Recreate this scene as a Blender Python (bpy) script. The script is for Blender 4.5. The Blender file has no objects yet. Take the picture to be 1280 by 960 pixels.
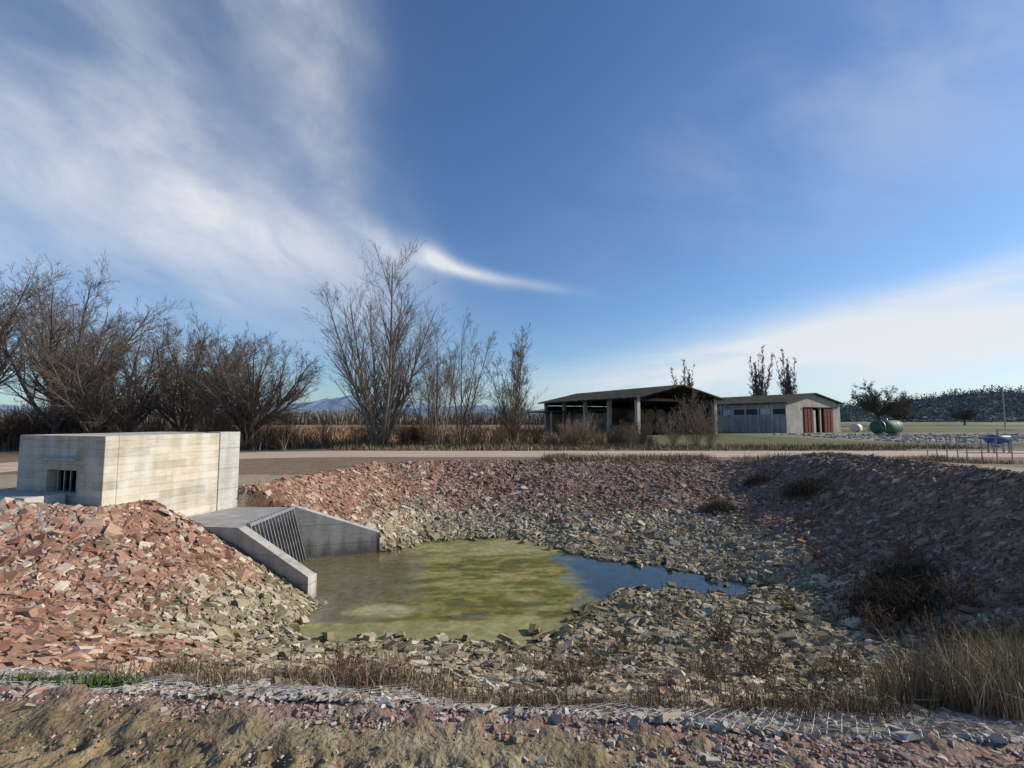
import bpy, math, numpy as np
from mathutils import Vector
R=np.random.RandomState(7)
sc=bpy.context.scene
SUN_AZ=8.0; SUN_EL=26.0   # azimuth measured from +X toward +Y

# ---------------------------------------------------------------- helpers
def mk_mesh(name,V,F,mat,col=None,smooth=False,parent=None):
    V=np.asarray(V,dtype=np.float32); F=np.asarray(F,dtype=np.int32)
    me=bpy.data.meshes.new(name)
    me.vertices.add(len(V)); me.vertices.foreach_set('co',V.ravel())
    k=F.shape[1]
    me.loops.add(F.size); me.loops.foreach_set('vertex_index',F.ravel())
    me.polygons.add(len(F)); me.polygons.foreach_set('loop_start',np.arange(0,F.size,k,dtype=np.int32))
    me.update(calc_edges=True)
    me.polygons.foreach_set('use_smooth',np.full(len(F),bool(smooth)))
    if col is not None:
        a=me.color_attributes.new('Col','FLOAT_COLOR','POINT')
        c=np.ones((len(V),4),dtype=np.float32); c[:,:3]=col
        a.data.foreach_set('color',c.ravel())
    me.materials.append(mat)
    ob=bpy.data.objects.new(name,me); sc.collection.objects.link(ob)
    if parent: ob.parent=parent
    return ob
def pymesh(name,verts,faces,mat,parent=None,bevel=0):
    me=bpy.data.meshes.new(name); me.from_pydata([tuple(v) for v in verts],[],faces); me.update()
    me.materials.append(mat); ob=bpy.data.objects.new(name,me); sc.collection.objects.link(ob)
    if parent: ob.parent=parent
    if bevel:
        m=ob.modifiers.new('bevel','BEVEL'); m.width=bevel; m.segments=2; m.limit_method='ANGLE'
    return ob
def box(name,x0,x1,y0,y1,z0,z1,mat,parent=None,bevel=0):
    v=[(x0,y0,z0),(x1,y0,z0),(x1,y1,z0),(x0,y1,z0),(x0,y0,z1),(x1,y0,z1),(x1,y1,z1),(x0,y1,z1)]
    f=[(0,3,2,1),(4,5,6,7),(0,1,5,4),(1,2,6,5),(2,3,7,6),(3,0,4,7)]
    return pymesh(name,v,f,mat,parent,bevel)
def hexa(name,bot,top,mat,parent=None,bevel=0):
    n=len(bot); v=list(bot)+list(top)
    f=[tuple(range(n-1,-1,-1)),tuple(range(n,2*n))]+[(i,(i+1)%n,n+(i+1)%n,n+i) for i in range(n)]
    return pymesh(name,v,f,mat,parent,bevel)
def cyl(name,p0,p1,r,mat,parent=None,n=20,r1=None,smooth=True):
    p0=np.array(p0,float);p1=np.array(p1,float);d=p1-p0;d/=np.linalg.norm(d)
    a=np.cross(d,[0,0,1]) if abs(d[2])<.9 else np.cross(d,[1,0,0]); a/=np.linalg.norm(a); b=np.cross(d,a)
    if r1 is None:r1=r
    v=[];
    for p,rr in((p0,r),(p1,r1)):
        for i in range(n):
            t=2*math.pi*i/n; v.append(tuple(p+rr*(a*math.cos(t)+b*math.sin(t))))
    f=[tuple(range(n-1,-1,-1)),tuple(range(n,2*n))]+[(i,(i+1)%n,n+(i+1)%n,n+i) for i in range(n)]
    ob=pymesh(name,v,f,mat,parent)
    ob.data.polygons.foreach_set('use_smooth',[False,False]+[n>=16]*n)
    return ob
def empty(name,loc=(0,0,0),rz=0):
    e=bpy.data.objects.new(name,None); e.location=loc; e.rotation_euler=(0,0,rz); sc.collection.objects.link(e); return e

def hash2(ix,iy,s):
    h=(ix.astype(np.int64)*374761393+iy.astype(np.int64)*668265263+s*1442695041)&0x7fffffff
    h=((h^(h>>13))*1274126177)&0x7fffffff
    h=(h^(h>>16))&0xffff
    return h/65535.0
def vnoise(x,y,s=0):
    x=np.asarray(x,float);y=np.asarray(y,float)
    ix=np.floor(x);iy=np.floor(y);fx=x-ix;fy=y-iy
    fx=fx*fx*(3-2*fx);fy=fy*fy*(3-2*fy)
    a=hash2(ix,iy,s);b=hash2(ix+1,iy,s);c=hash2(ix,iy+1,s);d=hash2(ix+1,iy+1,s)
    return (a*(1-fx)+b*fx)*(1-fy)+(c*(1-fx)+d*fx)*fy
def fbm(x,y,o=4,s=0):
    r=0;a=.5;t=0
    for i in range(o):
        r=r+a*vnoise(x*2**i+i*17.3,y*2**i-i*9.1,s+i);t+=a;a*=.55
    return r/t
def sstep(a,b,x):
    t=np.clip((x-a)/(b-a),0,1);return t*t*(3-2*t)

# ---------------------------------------------------------------- materials
def newmat(name):
    m=bpy.data.materials.new(name); m.use_nodes=True; nt=m.node_tree
    return m,nt,nt.nodes['Principled BSDF']
def attr_mat(name,rough=.9,nscale=20,lo=.65,hi=1.3,bump=0,bscale=60,bdist=.02,spec=.3,det=4):
    m,nt,b=newmat(name);N=nt.nodes;L=nt.links
    at=N.new('ShaderNodeAttribute');at.attribute_name='Col'
    b.inputs['Roughness'].default_value=rough;b.inputs['Specular IOR Level'].default_value=spec
    if nscale==0:
        L.new(at.outputs['Color'],b.inputs['Base Color']);return m
    tc=N.new('ShaderNodeTexCoord')
    no=N.new('ShaderNodeTexNoise');no.inputs['Scale'].default_value=nscale;no.inputs['Detail'].default_value=det;no.inputs['Roughness'].default_value=.65
    L.new(tc.outputs['Object'],no.inputs['Vector'])
    mr=N.new('ShaderNodeMapRange');mr.inputs[1].default_value=.3;mr.inputs[2].default_value=.7;mr.inputs[3].default_value=lo;mr.inputs[4].default_value=hi
    L.new(no.outputs['Fac'],mr.inputs[0])
    mx=N.new('ShaderNodeVectorMath');mx.operation='SCALE'
    L.new(at.outputs['Color'],mx.inputs[0]);L.new(mr.outputs[0],mx.inputs['Scale'])
    L.new(mx.outputs[0],b.inputs['Base Color'])
    if bump:
        n2=N.new('ShaderNodeTexNoise');n2.inputs['Scale'].default_value=bscale;n2.inputs['Detail'].default_value=4
        L.new(tc.outputs['Object'],n2.inputs['Vector'])
        bp=N.new('ShaderNodeBump');bp.inputs['Strength'].default_value=bump;bp.inputs['Distance'].default_value=bdist
        L.new(n2.outputs['Fac'],bp.inputs['Height']);L.new(bp.outputs[0],b.inputs['Normal'])
    return m
def plain_mat(name,c,c2=None,nscale=3,rough=.8,metal=0,bump=.2,stretch=(1,1,1),spec=.4):
    m,nt,b=newmat(name);N=nt.nodes;L=nt.links
    if c2 is None:c2=tuple(x*.6 for x in c)
    tc=N.new('ShaderNodeTexCoord');mp=N.new('ShaderNodeMapping');mp.inputs['Scale'].default_value=stretch
    L.new(tc.outputs['Object'],mp.inputs[0])
    no=N.new('ShaderNodeTexNoise');no.inputs['Scale'].default_value=nscale;no.inputs['Detail'].default_value=7;no.inputs['Roughness'].default_value=.65
    L.new(mp.outputs[0],no.inputs['Vector'])
    cr=N.new('ShaderNodeValToRGB');cr.color_ramp.elements[0].position=.35;cr.color_ramp.elements[1].position=.65
    cr.color_ramp.elements[0].color=(*c2,1);cr.color_ramp.elements[1].color=(*c,1)
    L.new(no.outputs['Fac'],cr.inputs[0]);L.new(cr.outputs[0],b.inputs['Base Color'])
    b.inputs['Roughness'].default_value=rough;b.inputs['Metallic'].default_value=metal;b.inputs['Specular IOR Level'].default_value=spec
    if bump:
        bp=N.new('ShaderNodeBump');bp.inputs['Strength'].default_value=bump;bp.inputs['Distance'].default_value=.02
        L.new(no.outputs['Fac'],bp.inputs['Height']);L.new(bp.outputs[0],b.inputs['Normal'])
    return m
def concrete_mat(name,base,plank=.16,dark=.62,wv=.3,warm=.8,wet=None):
    m,nt,b=newmat(name);N=nt.nodes;L=nt.links
    tc=N.new('ShaderNodeTexCoord');sp=N.new('ShaderNodeSeparateXYZ');L.new(tc.outputs['Object'],sp.inputs[0])
    def M(op,a,bb=None):
        n=N.new('ShaderNodeMath');n.operation=op
        for i,v in enumerate((a,bb)):
            if v is None:continue
            if isinstance(v,(int,float)):n.inputs[i].default_value=v
            else:L.new(v,n.inputs[i])
        return n.outputs[0]
    zz=M('DIVIDE',sp.outputs[2],plank)
    fl=M('FLOOR',zz);fr=M('FRACT',zz)
    xy=M('ADD',sp.outputs[0],sp.outputs[1])
    seg=M('FLOOR',M('ADD',M('DIVIDE',xy,1.1),M('MULTIPLY',fl,.37)))
    wn=N.new('ShaderNodeTexWhiteNoise');wn.noise_dimensions='2D'
    cb=N.new('ShaderNodeCombineXYZ');L.new(fl,cb.inputs[0]);L.new(seg,cb.inputs[1]);L.new(cb.outputs[0],wn.inputs['Vector'])
    line=M('GREATER_THAN',M('ABSOLUTE',M('SUBTRACT',fr,.5)),.465)
    mp=N.new('ShaderNodeMapping');mp.inputs['Scale'].default_value=(2,2,9);L.new(tc.outputs['Object'],mp.inputs[0])
    n1=N.new('ShaderNodeTexNoise');n1.inputs['Scale'].default_value=1.6;n1.inputs['Detail'].default_value=8;n1.inputs['Roughness'].default_value=.75;L.new(mp.outputs[0],n1.inputs['Vector'])
    mp2=N.new('ShaderNodeMapping');mp2.inputs['Scale'].default_value=(3,3,.6);L.new(tc.outputs['Object'],mp2.inputs[0])
    n2=N.new('ShaderNodeTexNoise');n2.inputs['Scale'].default_value=1.3;n2.inputs['Detail'].default_value=6;L.new(mp2.outputs[0],n2.inputs['Vector'])
    f=M('ADD',M('MULTIPLY',wn.outputs['Value'],wv),M('MULTIPLY',n1.outputs['Fac'],.85))
    f=M('ADD',f,M('MULTIPLY',n2.outputs['Fac'],.75))
    f=M('SUBTRACT',f,M('MULTIPLY',line,.22))
    mr=N.new('ShaderNodeMapRange');mr.inputs[1].default_value=.6;mr.inputs[2].default_value=1.2;mr.inputs[3].default_value=dark;mr.inputs[4].default_value=1.15;L.new(f,mr.inputs[0])
    fac=mr.outputs[0]
    if wet is not None:
        w_=N.new('ShaderNodeMapRange');w_.inputs[1].default_value=wet;w_.inputs[2].default_value=wet+.35;w_.inputs[3].default_value=.42;w_.inputs[4].default_value=1
        L.new(M('ADD',sp.outputs[2],M('MULTIPLY',M('SUBTRACT',n2.outputs['Fac'],.5),.7)),w_.inputs[0]);fac=M('MULTIPLY',fac,w_.outputs[0])
    cr=N.new('ShaderNodeValToRGB');cr.color_ramp.elements[0].position=.35;cr.color_ramp.elements[1].position=.65;cr.color_ramp.elements[0].color=(base[0]*1.0,base[1]*.93,base[2]*warm,1);cr.color_ramp.elements[1].color=(*base,1);L.new(n2.outputs['Fac'],cr.inputs[0])
    sc_=N.new('ShaderNodeVectorMath');sc_.operation='SCALE';L.new(cr.outputs[0],sc_.inputs[0]);L.new(fac,sc_.inputs['Scale'])
    L.new(sc_.outputs[0],b.inputs['Base Color']);b.inputs['Roughness'].default_value=.88
    bp=N.new('ShaderNodeBump');bp.inputs['Strength'].default_value=.5;bp.inputs['Distance'].default_value=.015;L.new(f,bp.inputs['Height']);L.new(bp.outputs[0],b.inputs['Normal'])
    return m

M_ground=attr_mat('ground_soil',.95,9,.6,1.3,.8,28,.035,.15,det=6)
M_rock=attr_mat('riprap_stone',.88,22,.78,1.22,0,spec=.12,det=3)
M_grass=attr_mat('dry_grass',.8,0,spec=.2)
M_bark=attr_mat('bark',.9,0,spec=.15)
M_leaf=attr_mat('foliage',.95,0,spec=.05)
M_road=attr_mat('gravel_road',.95,8,.85,1.12,.4,50,.02,.15)
M_conc=concrete_mat('board_formed_concrete',(.52,.48,.41),wv=.4,dark=.55)
M_conc2=concrete_mat('light_concrete',(.5,.49,.45),plank=.5,dark=.62,wv=.15,warm=.88)
M_conc3=concrete_mat('headwall_concrete',(.50,.48,.43),plank=.5,dark=.6,wv=.1,warm=.88,wet=-1.72)
M_shade=plain_mat('void_shade_paint',(.01,.01,.01),bump=0)  # near-black colour standing in for shade inside openings
M_steel=plain_mat('galvanised_steel',(.35,.36,.37),(.22,.23,.24),8,.5,.7,.1)
M_panel=plain_mat('barn_wall_panel',(.42,.39,.33),(.26,.24,.2),1.2,.9,stretch=(1,1,.4))
M_straww=plain_mat('brown_infill',(.15,.115,.08),(.07,.055,.04),1.2,.9,stretch=(1,1,.4))
M_roof=plain_mat('fibre_cement_roof',(.10,.085,.065),(.035,.03,.026),1.2,.95,spec=.1)
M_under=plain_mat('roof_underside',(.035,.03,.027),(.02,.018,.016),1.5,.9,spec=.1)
M_red=plain_mat('rust_red_door',(.20,.05,.035),(.12,.032,.025),2,.8,spec=.2)
M_hay=plain_mat('straw',(.15,.105,.055),(.07,.05,.028),12,.95,bump=.6)
M_green=plain_mat('green_tank',(.04,.12,.07),(.03,.08,.045),2,.7)
M_white=plain_mat('white_plastic',(.6,.6,.58),(.45,.45,.44),2,.5)
M_blue=plain_mat('blue_paint',(.05,.12,.28),(.04,.09,.2),2,.6)
M_pink=plain_mat('pink_plaster',(.42,.31,.27),(.33,.24,.21),2,.9)
M_wire=plain_mat('galvanised_wire',(.5,.5,.5),(.38,.38,.38),8,.5,.3,0)
M_glass=plain_mat('dusty_glass',(.03,.035,.04),(.02,.02,.025),2,.5,bump=0)

# ---------------------------------------------------------------- terrain definition
POOL=np.array([(-3.5,13.0),(-2.6,14.0),(-1.8,14.35),(-.97,14.6),(0,14.6),(.9,14.1),(1.5,13.0),(2.2,12.4),(3.3,12.0),(4.4,11.3),(5.4,10.2),(4.4,9.9),(3.4,10.15),(2.4,9.95),(1.6,9.6),(.9,8.8),(.32,7.65),(-.6,7.7),(-1.6,7.8),(-2.6,7.85),(-3.6,8.1),(-3.65,9.1),(-3.9,9.8),(-5.8,10.2),(-5.8,12.4)])
FOOT=np.array([(-4.05,7.5),(-1.5,6.9),(2,6.5),(4.6,6.1),(5.8,7.2),(6.0,9.4),(5.7,11.3),(4.9,12.8),(2.4,14.0),(.9,15.0),(-1.0,15.4),(-2.6,15.0),(-3.6,13.6),(-3.9,12.6),(-4.0,9.6)])
RIM=np.array([(-10,3.9),(0,2.9),(10,1.9),(10.3,9),(10.9,13),(10.5,17),(8.8,20.2),(3,20.6),(-3,20.3),(-5.4,19.3),(-6.2,15.5),(-6.6,12.8),(-7.2,11.9),(-7.9,9.3),(-9.6,8.7)])
SLAB=np.array([(-8.3,10.4),(-7.7,12.4),(-5.6,12.45),(-5.6,10.15)])
BAY=np.array([(-5.9,10.2),(-5.9,12.45),(-3.6,13.05),(-3.9,9.85)])
def pdist(P,x,y):
    d=np.full(x.shape,1e9);n=len(P)
    for i in range(n):
        ax,ay=P[i];bx,by=P[(i+1)%n];vx,vy=bx-ax,by-ay
        t=np.clip(((x-ax)*vx+(y-ay)*vy)/(vx*vx+vy*vy),0,1)
        d=np.minimum(d,np.hypot(x-ax-t*vx,y-ay-t*vy))
    return d
def pin(P,x,y):
    c=np.zeros(x.shape,bool);n=len(P)
    for i in range(n):
        ax,ay=P[i];bx,by=P[(i+1)%n]
        if ay==by:continue
        k=((ay>y)!=(by>y))&(x<(bx-ax)*(y-ay)/(by-ay)+ax);c^=k
    return c
WZ=-1.8
def H(x,y,full=False):
    x=np.asarray(x,float);y=np.asarray(y,float)
    wx=x+.5*(fbm(x*.5,y*.5,3,3)-.5);wy=y+.5*(fbm(x*.5+40,y*.5,3,5)-.5)
    wamp=.5+.7*sstep(-1,1,x)
    px_=x+wamp*(fbm(x*1.3,y*1.3,3,31)-.5);py_=y+wamp*.7*(fbm(x*1.3,y*1.3,3,37)-.5)
    dp=pdist(POOL,px_,py_);ip=pin(POOL,px_,py_)
    df=pdist(FOOT,wx,wy);jf=pin(FOOT,wx,wy)
    dr=pdist(RIM,x,y);jr=pin(RIM,x,y)
    zr=.62*sstep(7.5,10,x)*(1-sstep(16,20,y))*sstep(.5,3,y)
    zf=-1.6
    t=df/(df+dr+1e-6)
    z=np.where(jr,zf+(zr-zf)*t,zr*np.exp(-dr/5))
    z=np.where(jf,WZ+.2*dp/(dp+df+1e-6)+.01,z)
    z=np.where(ip,WZ-.02-.25*np.minimum(dp,1.2),z)
    bump=(fbm(x*1.1,y*1.1,4,11)-.5)*.16*np.where(jr&~ip,1,.0)+(fbm(x*.7,y*.7,3,14)-.5)*.06
    far=np.hypot(x,y);onroad=(y>21.2)&(y<28)
    z=z+bump*np.where(ip,0,1)*np.where(onroad,.3,1)*np.where(far>35,.0,1)
    z=z+.22*np.exp(-(((x+9.2)/.9)**2+((y-8.5)/.7)**2))
    z=np.where(pin(SLAB,x,y),np.minimum(z,-.85),z)
    z=np.where(pin(BAY,x,y),-2.1,z)
    if full:return z,ip,jf,jr,dp,df,dr
    return z
def axis(parts,lim):
    a=[]
    for (s,e,d) in parts:a+=list(np.arange(s,e,d))
    a.append(parts[-1][1])
    v=a[-1];d=parts[-1][2]
    while v<lim:
        d*=1.16;v+=d;a.append(v)
    v=a[0];d=parts[0][2];b=[]
    while v>-lim:
        d*=1.16;v-=d;b.append(v)
    return np.array(b[::-1]+a)
xs=axis([(-13,-4.5,.1),(-4.5,4.5,.04),(4.5,14,.1)],5000)
ys=axis([(-1,1.6,.2),(1.6,4.2,.028),(4.2,22,.1),(22,29,.25)],5000)
X,Y=np.meshgrid(xs,ys);x=X.ravel();y=Y.ravel()
z,ip,jf,jr,dp,df,dr=H(x,y,True)
nearmask=(~jr)&(y<3.2)&(y>-2)&(np.abs(x)<9)
yl=y+.1*x
tread=np.zeros_like(z)
for c,w in((2.40,.13),(2.02,.12)):
    m=np.exp(-((yl-c-.03*np.sin(x*1.1))/w)**4)
    tread+=m*(-.028+.02*np.sign(np.sin((x+.8*np.abs(yl-c))*34))*sstep(.3,.5,fbm(x*1.2,y*1.2,2,61)))
clod=np.maximum(fbm(x*9,y*9,3,79)-.55,0)*.16
z=z+np.where(nearmask,tread+.035*(fbm(x*5,y*5,4,77)-.5)+clod,0)
def C(*c):return np.array(c,float)
n1=fbm(x*.8,y*.8,4,21)[:,None];n2=fbm(x*3,y*3,3,22)[:,None];nL=fbm(x*.06,y*.06,4,23)[:,None]
def mix(a,b,t):return a*(1-t)+b*t
dry=mix(C(.2,.14,.075),C(.27,.2,.11),n2)
green=mix(C(.11,.12,.045),C(.18,.17,.075),n2)
col=mix(dry,green,sstep(.42,.6,nL))
xx=x[:,None];yy=y[:,None];far=np.hypot(xx,yy)
col=mix(col,green,sstep(30,38,yy)*sstep(5,12,xx)*(1-sstep(66,90,yy))*.75)
col=mix(col,C(.36,.31,.25)*np.ones_like(col),sstep(34,42,yy)*(1-sstep(60,66,yy))*sstep(24,34,xx+6*(n1-.5))*.85)
col=mix(col,mix(C(.25,.15,.085),C(.32,.21,.12),n1),sstep(28,36,yy)*(1-sstep(2,10,xx)))
col=mix(col,mix(C(.11,.15,.05),C(.28,.25,.14),sstep(.4,.6,nL)),sstep(75,110,yy)*sstep(30,60,xx))
verge=(~jr)&(y>15)&(y<29)
vc=mix(C(.19,.13,.085),C(.31,.225,.145),n2)
col=np.where(verge[:,None],vc,col)
side=(~jr)&(y<=15)&(y>3)&(np.abs(x)<25)
col=np.where(side[:,None],mix(C(.34,.27,.18),C(.42,.34,.24),n1),col)
red=mix(C(.14,.078,.052),C(.23,.135,.09),n2);tan=mix(C(.13,.10,.06),C(.21,.165,.105),n2)
tt=sstep(-1.35,-.5,z+.6*(n1[:,0]-.5))[:,None]*np.where((yy<7.5)&(xx>-3.5),.15,1)
bc=mix(tan,red,tt)
bc=mix(bc,mix(C(.09,.09,.04),C(.15,.14,.06),n2),(np.where(jf,1,0)[:,None])*.6)
col=np.where(jr[:,None],bc,col)
nr=((~jr)&(y<4.2)&(y>-30)&(np.abs(x)<40))
e=(2.9-.1*x)-y
ee=(e+.15*(fbm(x*2,y*2,3,51)-.5))[:,None]
n5=fbm(x*6,y*6,4,55)[:,None]
tc_=mix(C(.21,.155,.085),C(.35,.275,.165),sstep(.3,.7,.5*n1+.5*n5));rc=mix(C(.23,.145,.105),C(.33,.225,.165),n2)
redm=(1-sstep(.06,.26,ee))
redm=np.clip(redm+sstep(.9,3.2,xx+2*(n1-.5))*(.8),0,1)
col=np.where(nr[:,None],mix(tc_,rc,redm),col)
gh=np.exp(-(((xx+9.2)/1.1)**2+((yy-8.5)/.8)**2))
col=mix(col,C(.36,.35,.32)*np.ones_like(col),np.clip(gh*2,0,1)*.8)
nx,ny=len(xs),len(ys)
I=np.arange(nx*ny).reshape(ny,nx)
F=np.stack([I[:-1,:-1],I[:-1,1:],I[1:,1:],I[1:,:-1]],-1).reshape(-1,4)
mk_mesh('ground',np.stack([x,y,z],1),F,M_ground,col,True)

# ---------------------------------------------------------------- far road
cl=[(60,25.2),(30,24.4),(10,24.2),(-2,24.3),(-9,24.2),(-14,22.6),(-17.5,19.5),(-19,15.5),(-19.5,10),(-20,0)]
def cr_(P,n=14):
    P=[np.array(p,float) for p in P];P=[2*P[0]-P[1]]+P+[2*P[-1]-P[-2]];o=[]
    for i in range(1,len(P)-2):
        for k in range(n):
            t=k/n;a,b,c,d=P[i-1:i+3]
            o.append(.5*((2*b)+(-a+c)*t+(2*a-5*b+4*c-d)*t*t+(-a+3*b-3*c+d)*t**3))
    o.append(P[-2]);return np.array(o)
cp=cr_(cl,24);tg=np.gradient(cp,axis=0);tg/=np.linalg.norm(tg,axis=1)[:,None];nn=np.stack([-tg[:,1],tg[:,0]],1)
W=np.linspace(-2.2,2.2,17);V=[];K=[]
for j,w in enumerate(W):
    ww=w+(.35*(fbm(cp[:,0]*.7,cp[:,1]*.7+w,3,8)-.5) if abs(w)>2 else 0)
    p=cp+nn*np.array(ww).reshape(-1,1)
    zz=H(p[:,0],p[:,1])+.03-.05*(abs(w)>2.1)
    V.append(np.column_stack([p,zz]))
    rut=math.exp(-((abs(w)-.9)/.4)**2)
    c=mix(C(.46,.32,.235),C(.62,.485,.38),np.clip(fbm(p[:,0]*.6,p[:,1]*2,3,9)[:,None]+.3*rut-.1,0,1));K.append(c)
V=np.concatenate(V);K=np.concatenate(K);m_=len(cp);I=np.arange(len(W)*m_).reshape(len(W),m_)
F=np.stack([I[:-1,:-1],I[1:,:-1],I[1:,1:],I[:-1,1:]],-1).reshape(-1,4)
mk_mesh('gravel_road',V,F,M_road,K,True)

# ---------------------------------------------------------------- rocks
def rocks(name,px,py,size,col,flat=.5,sink=.15,tilt=.3,slope=True):
    n=len(px);pz=H(px,py)
    gx=gy=np.zeros(n)
    if slope:
        h=.25;gx=np.clip((H(px+h,py)-H(px-h,py))/(2*h),-.6,.6);gy=np.clip((H(px,py+h)-H(px,py-h))/(2*h),-.6,.6)
    base=np.array([(-1,-1,-1),(1,-1,-1),(1,1,-1),(-1,1,-1),(-1,-1,1),(1,-1,1),(1,1,1),(-1,1,1)],float)
    v=base[None]*R.uniform(.5,1.0,(n,8,3))
    v[:,4:,:2]*=R.uniform(.65,1,(n,1,1))
    s=np.stack([size*R.uniform(.75,1.6,n),size*R.uniform(.5,.95,n),size*flat*R.uniform(.35,1.1,n)],1)*.62
    v=v*s[:,None,:]
    a=R.uniform(0,2*np.pi,n);b=R.normal(0,tilt,n);c=R.normal(0,tilt,n)
    ca,sa,cb,sb,cc,s_=np.cos(a),np.sin(a),np.cos(b),np.sin(b),np.cos(c),np.sin(c)
    x,y,z=v[...,0],v[...,1],v[...,2]
    x,y=x*ca[:,None]-y*sa[:,None],x*sa[:,None]+y*ca[:,None]
    y,z=y*cb[:,None]-z*sb[:,None],y*sb[:,None]+z*cb[:,None]
    x,z=x*cc[:,None]+z*s_[:,None],-x*s_[:,None]+z*cc[:,None]
    z=z+gx[:,None]*x+gy[:,None]*y
    v=np.stack([x+px[:,None],y+py[:,None],z+(pz+size*flat*(.4-sink))[:,None]],-1)
    q=np.array([(0,2,1),(0,3,2),(4,5,6),(4,6,7),(0,1,5),(0,5,4),(1,2,6),(1,6,5),(2,3,7),(2,7,6),(3,0,4),(3,4,7)])
    F=(q[None]+(np.arange(n)*8)[:,None,None]).reshape(-1,3)
    return mk_mesh(name,v.reshape(-1,3),F,M_rock,np.repeat(col,8,axis=0))
def rock_cols(px,py,pz):
    n=len(px)
    reds=np.array([(.31,.17,.115),(.37,.22,.15),(.25,.13,.088),(.42,.285,.2),(.52,.42,.32),(.33,.19,.13)])
    tans=np.array([(.36,.295,.195),(.44,.37,.26),(.29,.235,.15),(.54,.465,.35),(.34,.27,.18),(.22,.18,.105)])
    mauve=np.array([(.235,.15,.11),(.29,.195,.145),(.185,.12,.088),(.36,.275,.21)])
    k=R.choice(6,n,p=[.2,.21,.18,.14,.1,.17]);cr=reds[k];ct=tans[R.randint(0,6,n)];cm=mauve[R.choice(4,n,p=[.35,.25,.3,.1])]
    t=sstep(-1.5,-.95,pz+.9*(fbm(px*.6,py*.6,3,91)-.5))*.93
    t=t*(1-.9*sstep(-4.2,-2.4,px)*(1-sstep(7,9,py)))
    c=np.where((R.rand(n)<t)[:,None],cr,ct)
    m=sstep(-4,0,px)*sstep(13,16,py)*.7*sstep(-1.5,-1.1,pz)+sstep(6,7.5,px)*.9
    c=np.where((R.rand(n)<m)[:,None],cm,c)
    w=np.exp(-np.maximum(pz-WZ,0)/.1)[:,None]
    c=c*(1-.35*w)+np.array([.17,.155,.07])*.35*w
    return c*R.uniform(.72,1.18,(n,1))
n=150000
px=R.uniform(-10.5,11.3,n);py=R.uniform(2.2,21,n)
zz,ip,jf,jr,dp,df,dr=H(px,py,True)
sl=pin(SLAB,px,py)|pin(BAY,px,py)|((pdist(SLAB,px,py)<.12))|((pdist(BAY,px,py)<.27))
boxm=((px+8)*.945-(py-9.5)*.326<.05)&((px+8)*.326+(py-9.5)*.945>-.1)&(px<-6)&(py<13.2)
dens=np.where(jf,.6,.85)*np.where((py<7)&(px>-3),.75,1)*np.where(py>13,.8,1)
dens=dens*(.5+.95*sstep(.3,.6,fbm(px*1.6,py*1.6,3,95)))
strip=(py<3.75-.1*px)&(px>-4.5)
keep=jr&(~ip)&(~sl)&(~boxm)&(R.rand(n)<dens)&(dr>.05)&(~strip|(R.rand(n)<.1))
px,py,zz=px[keep],py[keep],zz[keep];n=len(px)
size=np.clip(R.lognormal(math.log(.092),.4,n),.04,.27)
size*=np.where(px>6,.92,1.0)
size=np.where(py<6.5,np.minimum(size,.16+.03*np.maximum(-px-3,0)),size)
rocks('riprap_rocks',px,py,size,rock_cols(px,py,zz),.38,.25,.24)
n=80000
px=R.uniform(-11,11.5,n);py=R.uniform(2.0,21.3,n)
zz,ip,jf,jr,dp,df,dr=H(px,py,True)
sl=pin(SLAB,px,py)|pin(BAY,px,py)
keep=(~ip)&(~sl)&((jr)|((dr<.35*R.rand(n))&(py>4)))
px,py,zz=px[keep],py[keep],zz[keep];n=len(px)
rocks('stone_chips',px,py,np.clip(R.lognormal(math.log(.038),.35,n),.015,.09),rock_cols(px,py,zz)*.9,.5)
n=900
px=R.uniform(-3.6,5.4,n);py=R.uniform(7.6,14.8,n)
zz,ip,jf,jr,dp,df,dr=H(px,py,True);k=ip&(dp<.3)&(R.rand(n)<.7);px,py=px[k],py[k]
rocks('margin_stones',px,py,R.uniform(.08,.2,len(px)),rock_cols(px,py,zz[k]),.6,-.6)
n=17000
px=R.uniform(-6,5.5,n);rt=np.clip((px-.5)/2.5,0,1)
e=.03+np.abs(R.normal(0,1,n))*(.07+.33*rt);py=2.9-.1*px-e
rr=np.array([(.32,.2,.15),(.40,.3,.235),(.27,.155,.115),(.48,.42,.35)])[R.randint(0,4,n)]*R.uniform(.75,1.15,(n,1))
rocks('red_gravel',px,py,np.clip(R.lognormal(math.log(.013),.5,n),.005,.05),rr,.6,.2,slope=False)
n=2600
px=R.uniform(-5,3,n);py=R.uniform(1.6,2.9,n)
rocks('track_pebbles',px,py,np.clip(R.lognormal(math.log(.010),.55,n),.004,.06),np.array([(.36,.2,.15),(.5,.4,.33),(.3,.24,.16)])[R.randint(0,3,n)],.6,.2,slope=False)
n=20000
px=R.uniform(-7,6,n);py=2.9-.1*px+R.uniform(-.02,.8,n)
gg=np.array([(.42,.38,.325),(.5,.46,.40),(.34,.29,.24),(.38,.28,.22)])[R.randint(0,4,n)]*R.uniform(.75,1.15,(n,1))
rocks('pale_gravel',px,py,np.clip(R.lognormal(math.log(.03),.45,n),.01,.085),gg,.5,.2)
n=6000
px=-9.2+R.normal(0,.75,n);py=8.5+R.normal(0,.5,n)
gg=np.array([(.36,.35,.32),(.45,.43,.4),(.28,.27,.25)])[R.randint(0,3,n)]*R.uniform(.8,1.15,(n,1))
rocks('grey_gravel_heap',px,py,np.clip(R.lognormal(math.log(.03),.4,n),.012,.08),gg,.6,.2)
n=2500
px=R.uniform(30,75,n);py=R.uniform(36,58,n)
gg=np.array([(.36,.33,.28),(.45,.42,.38),(.28,.25,.2)])[R.randint(0,3,n)]
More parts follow.
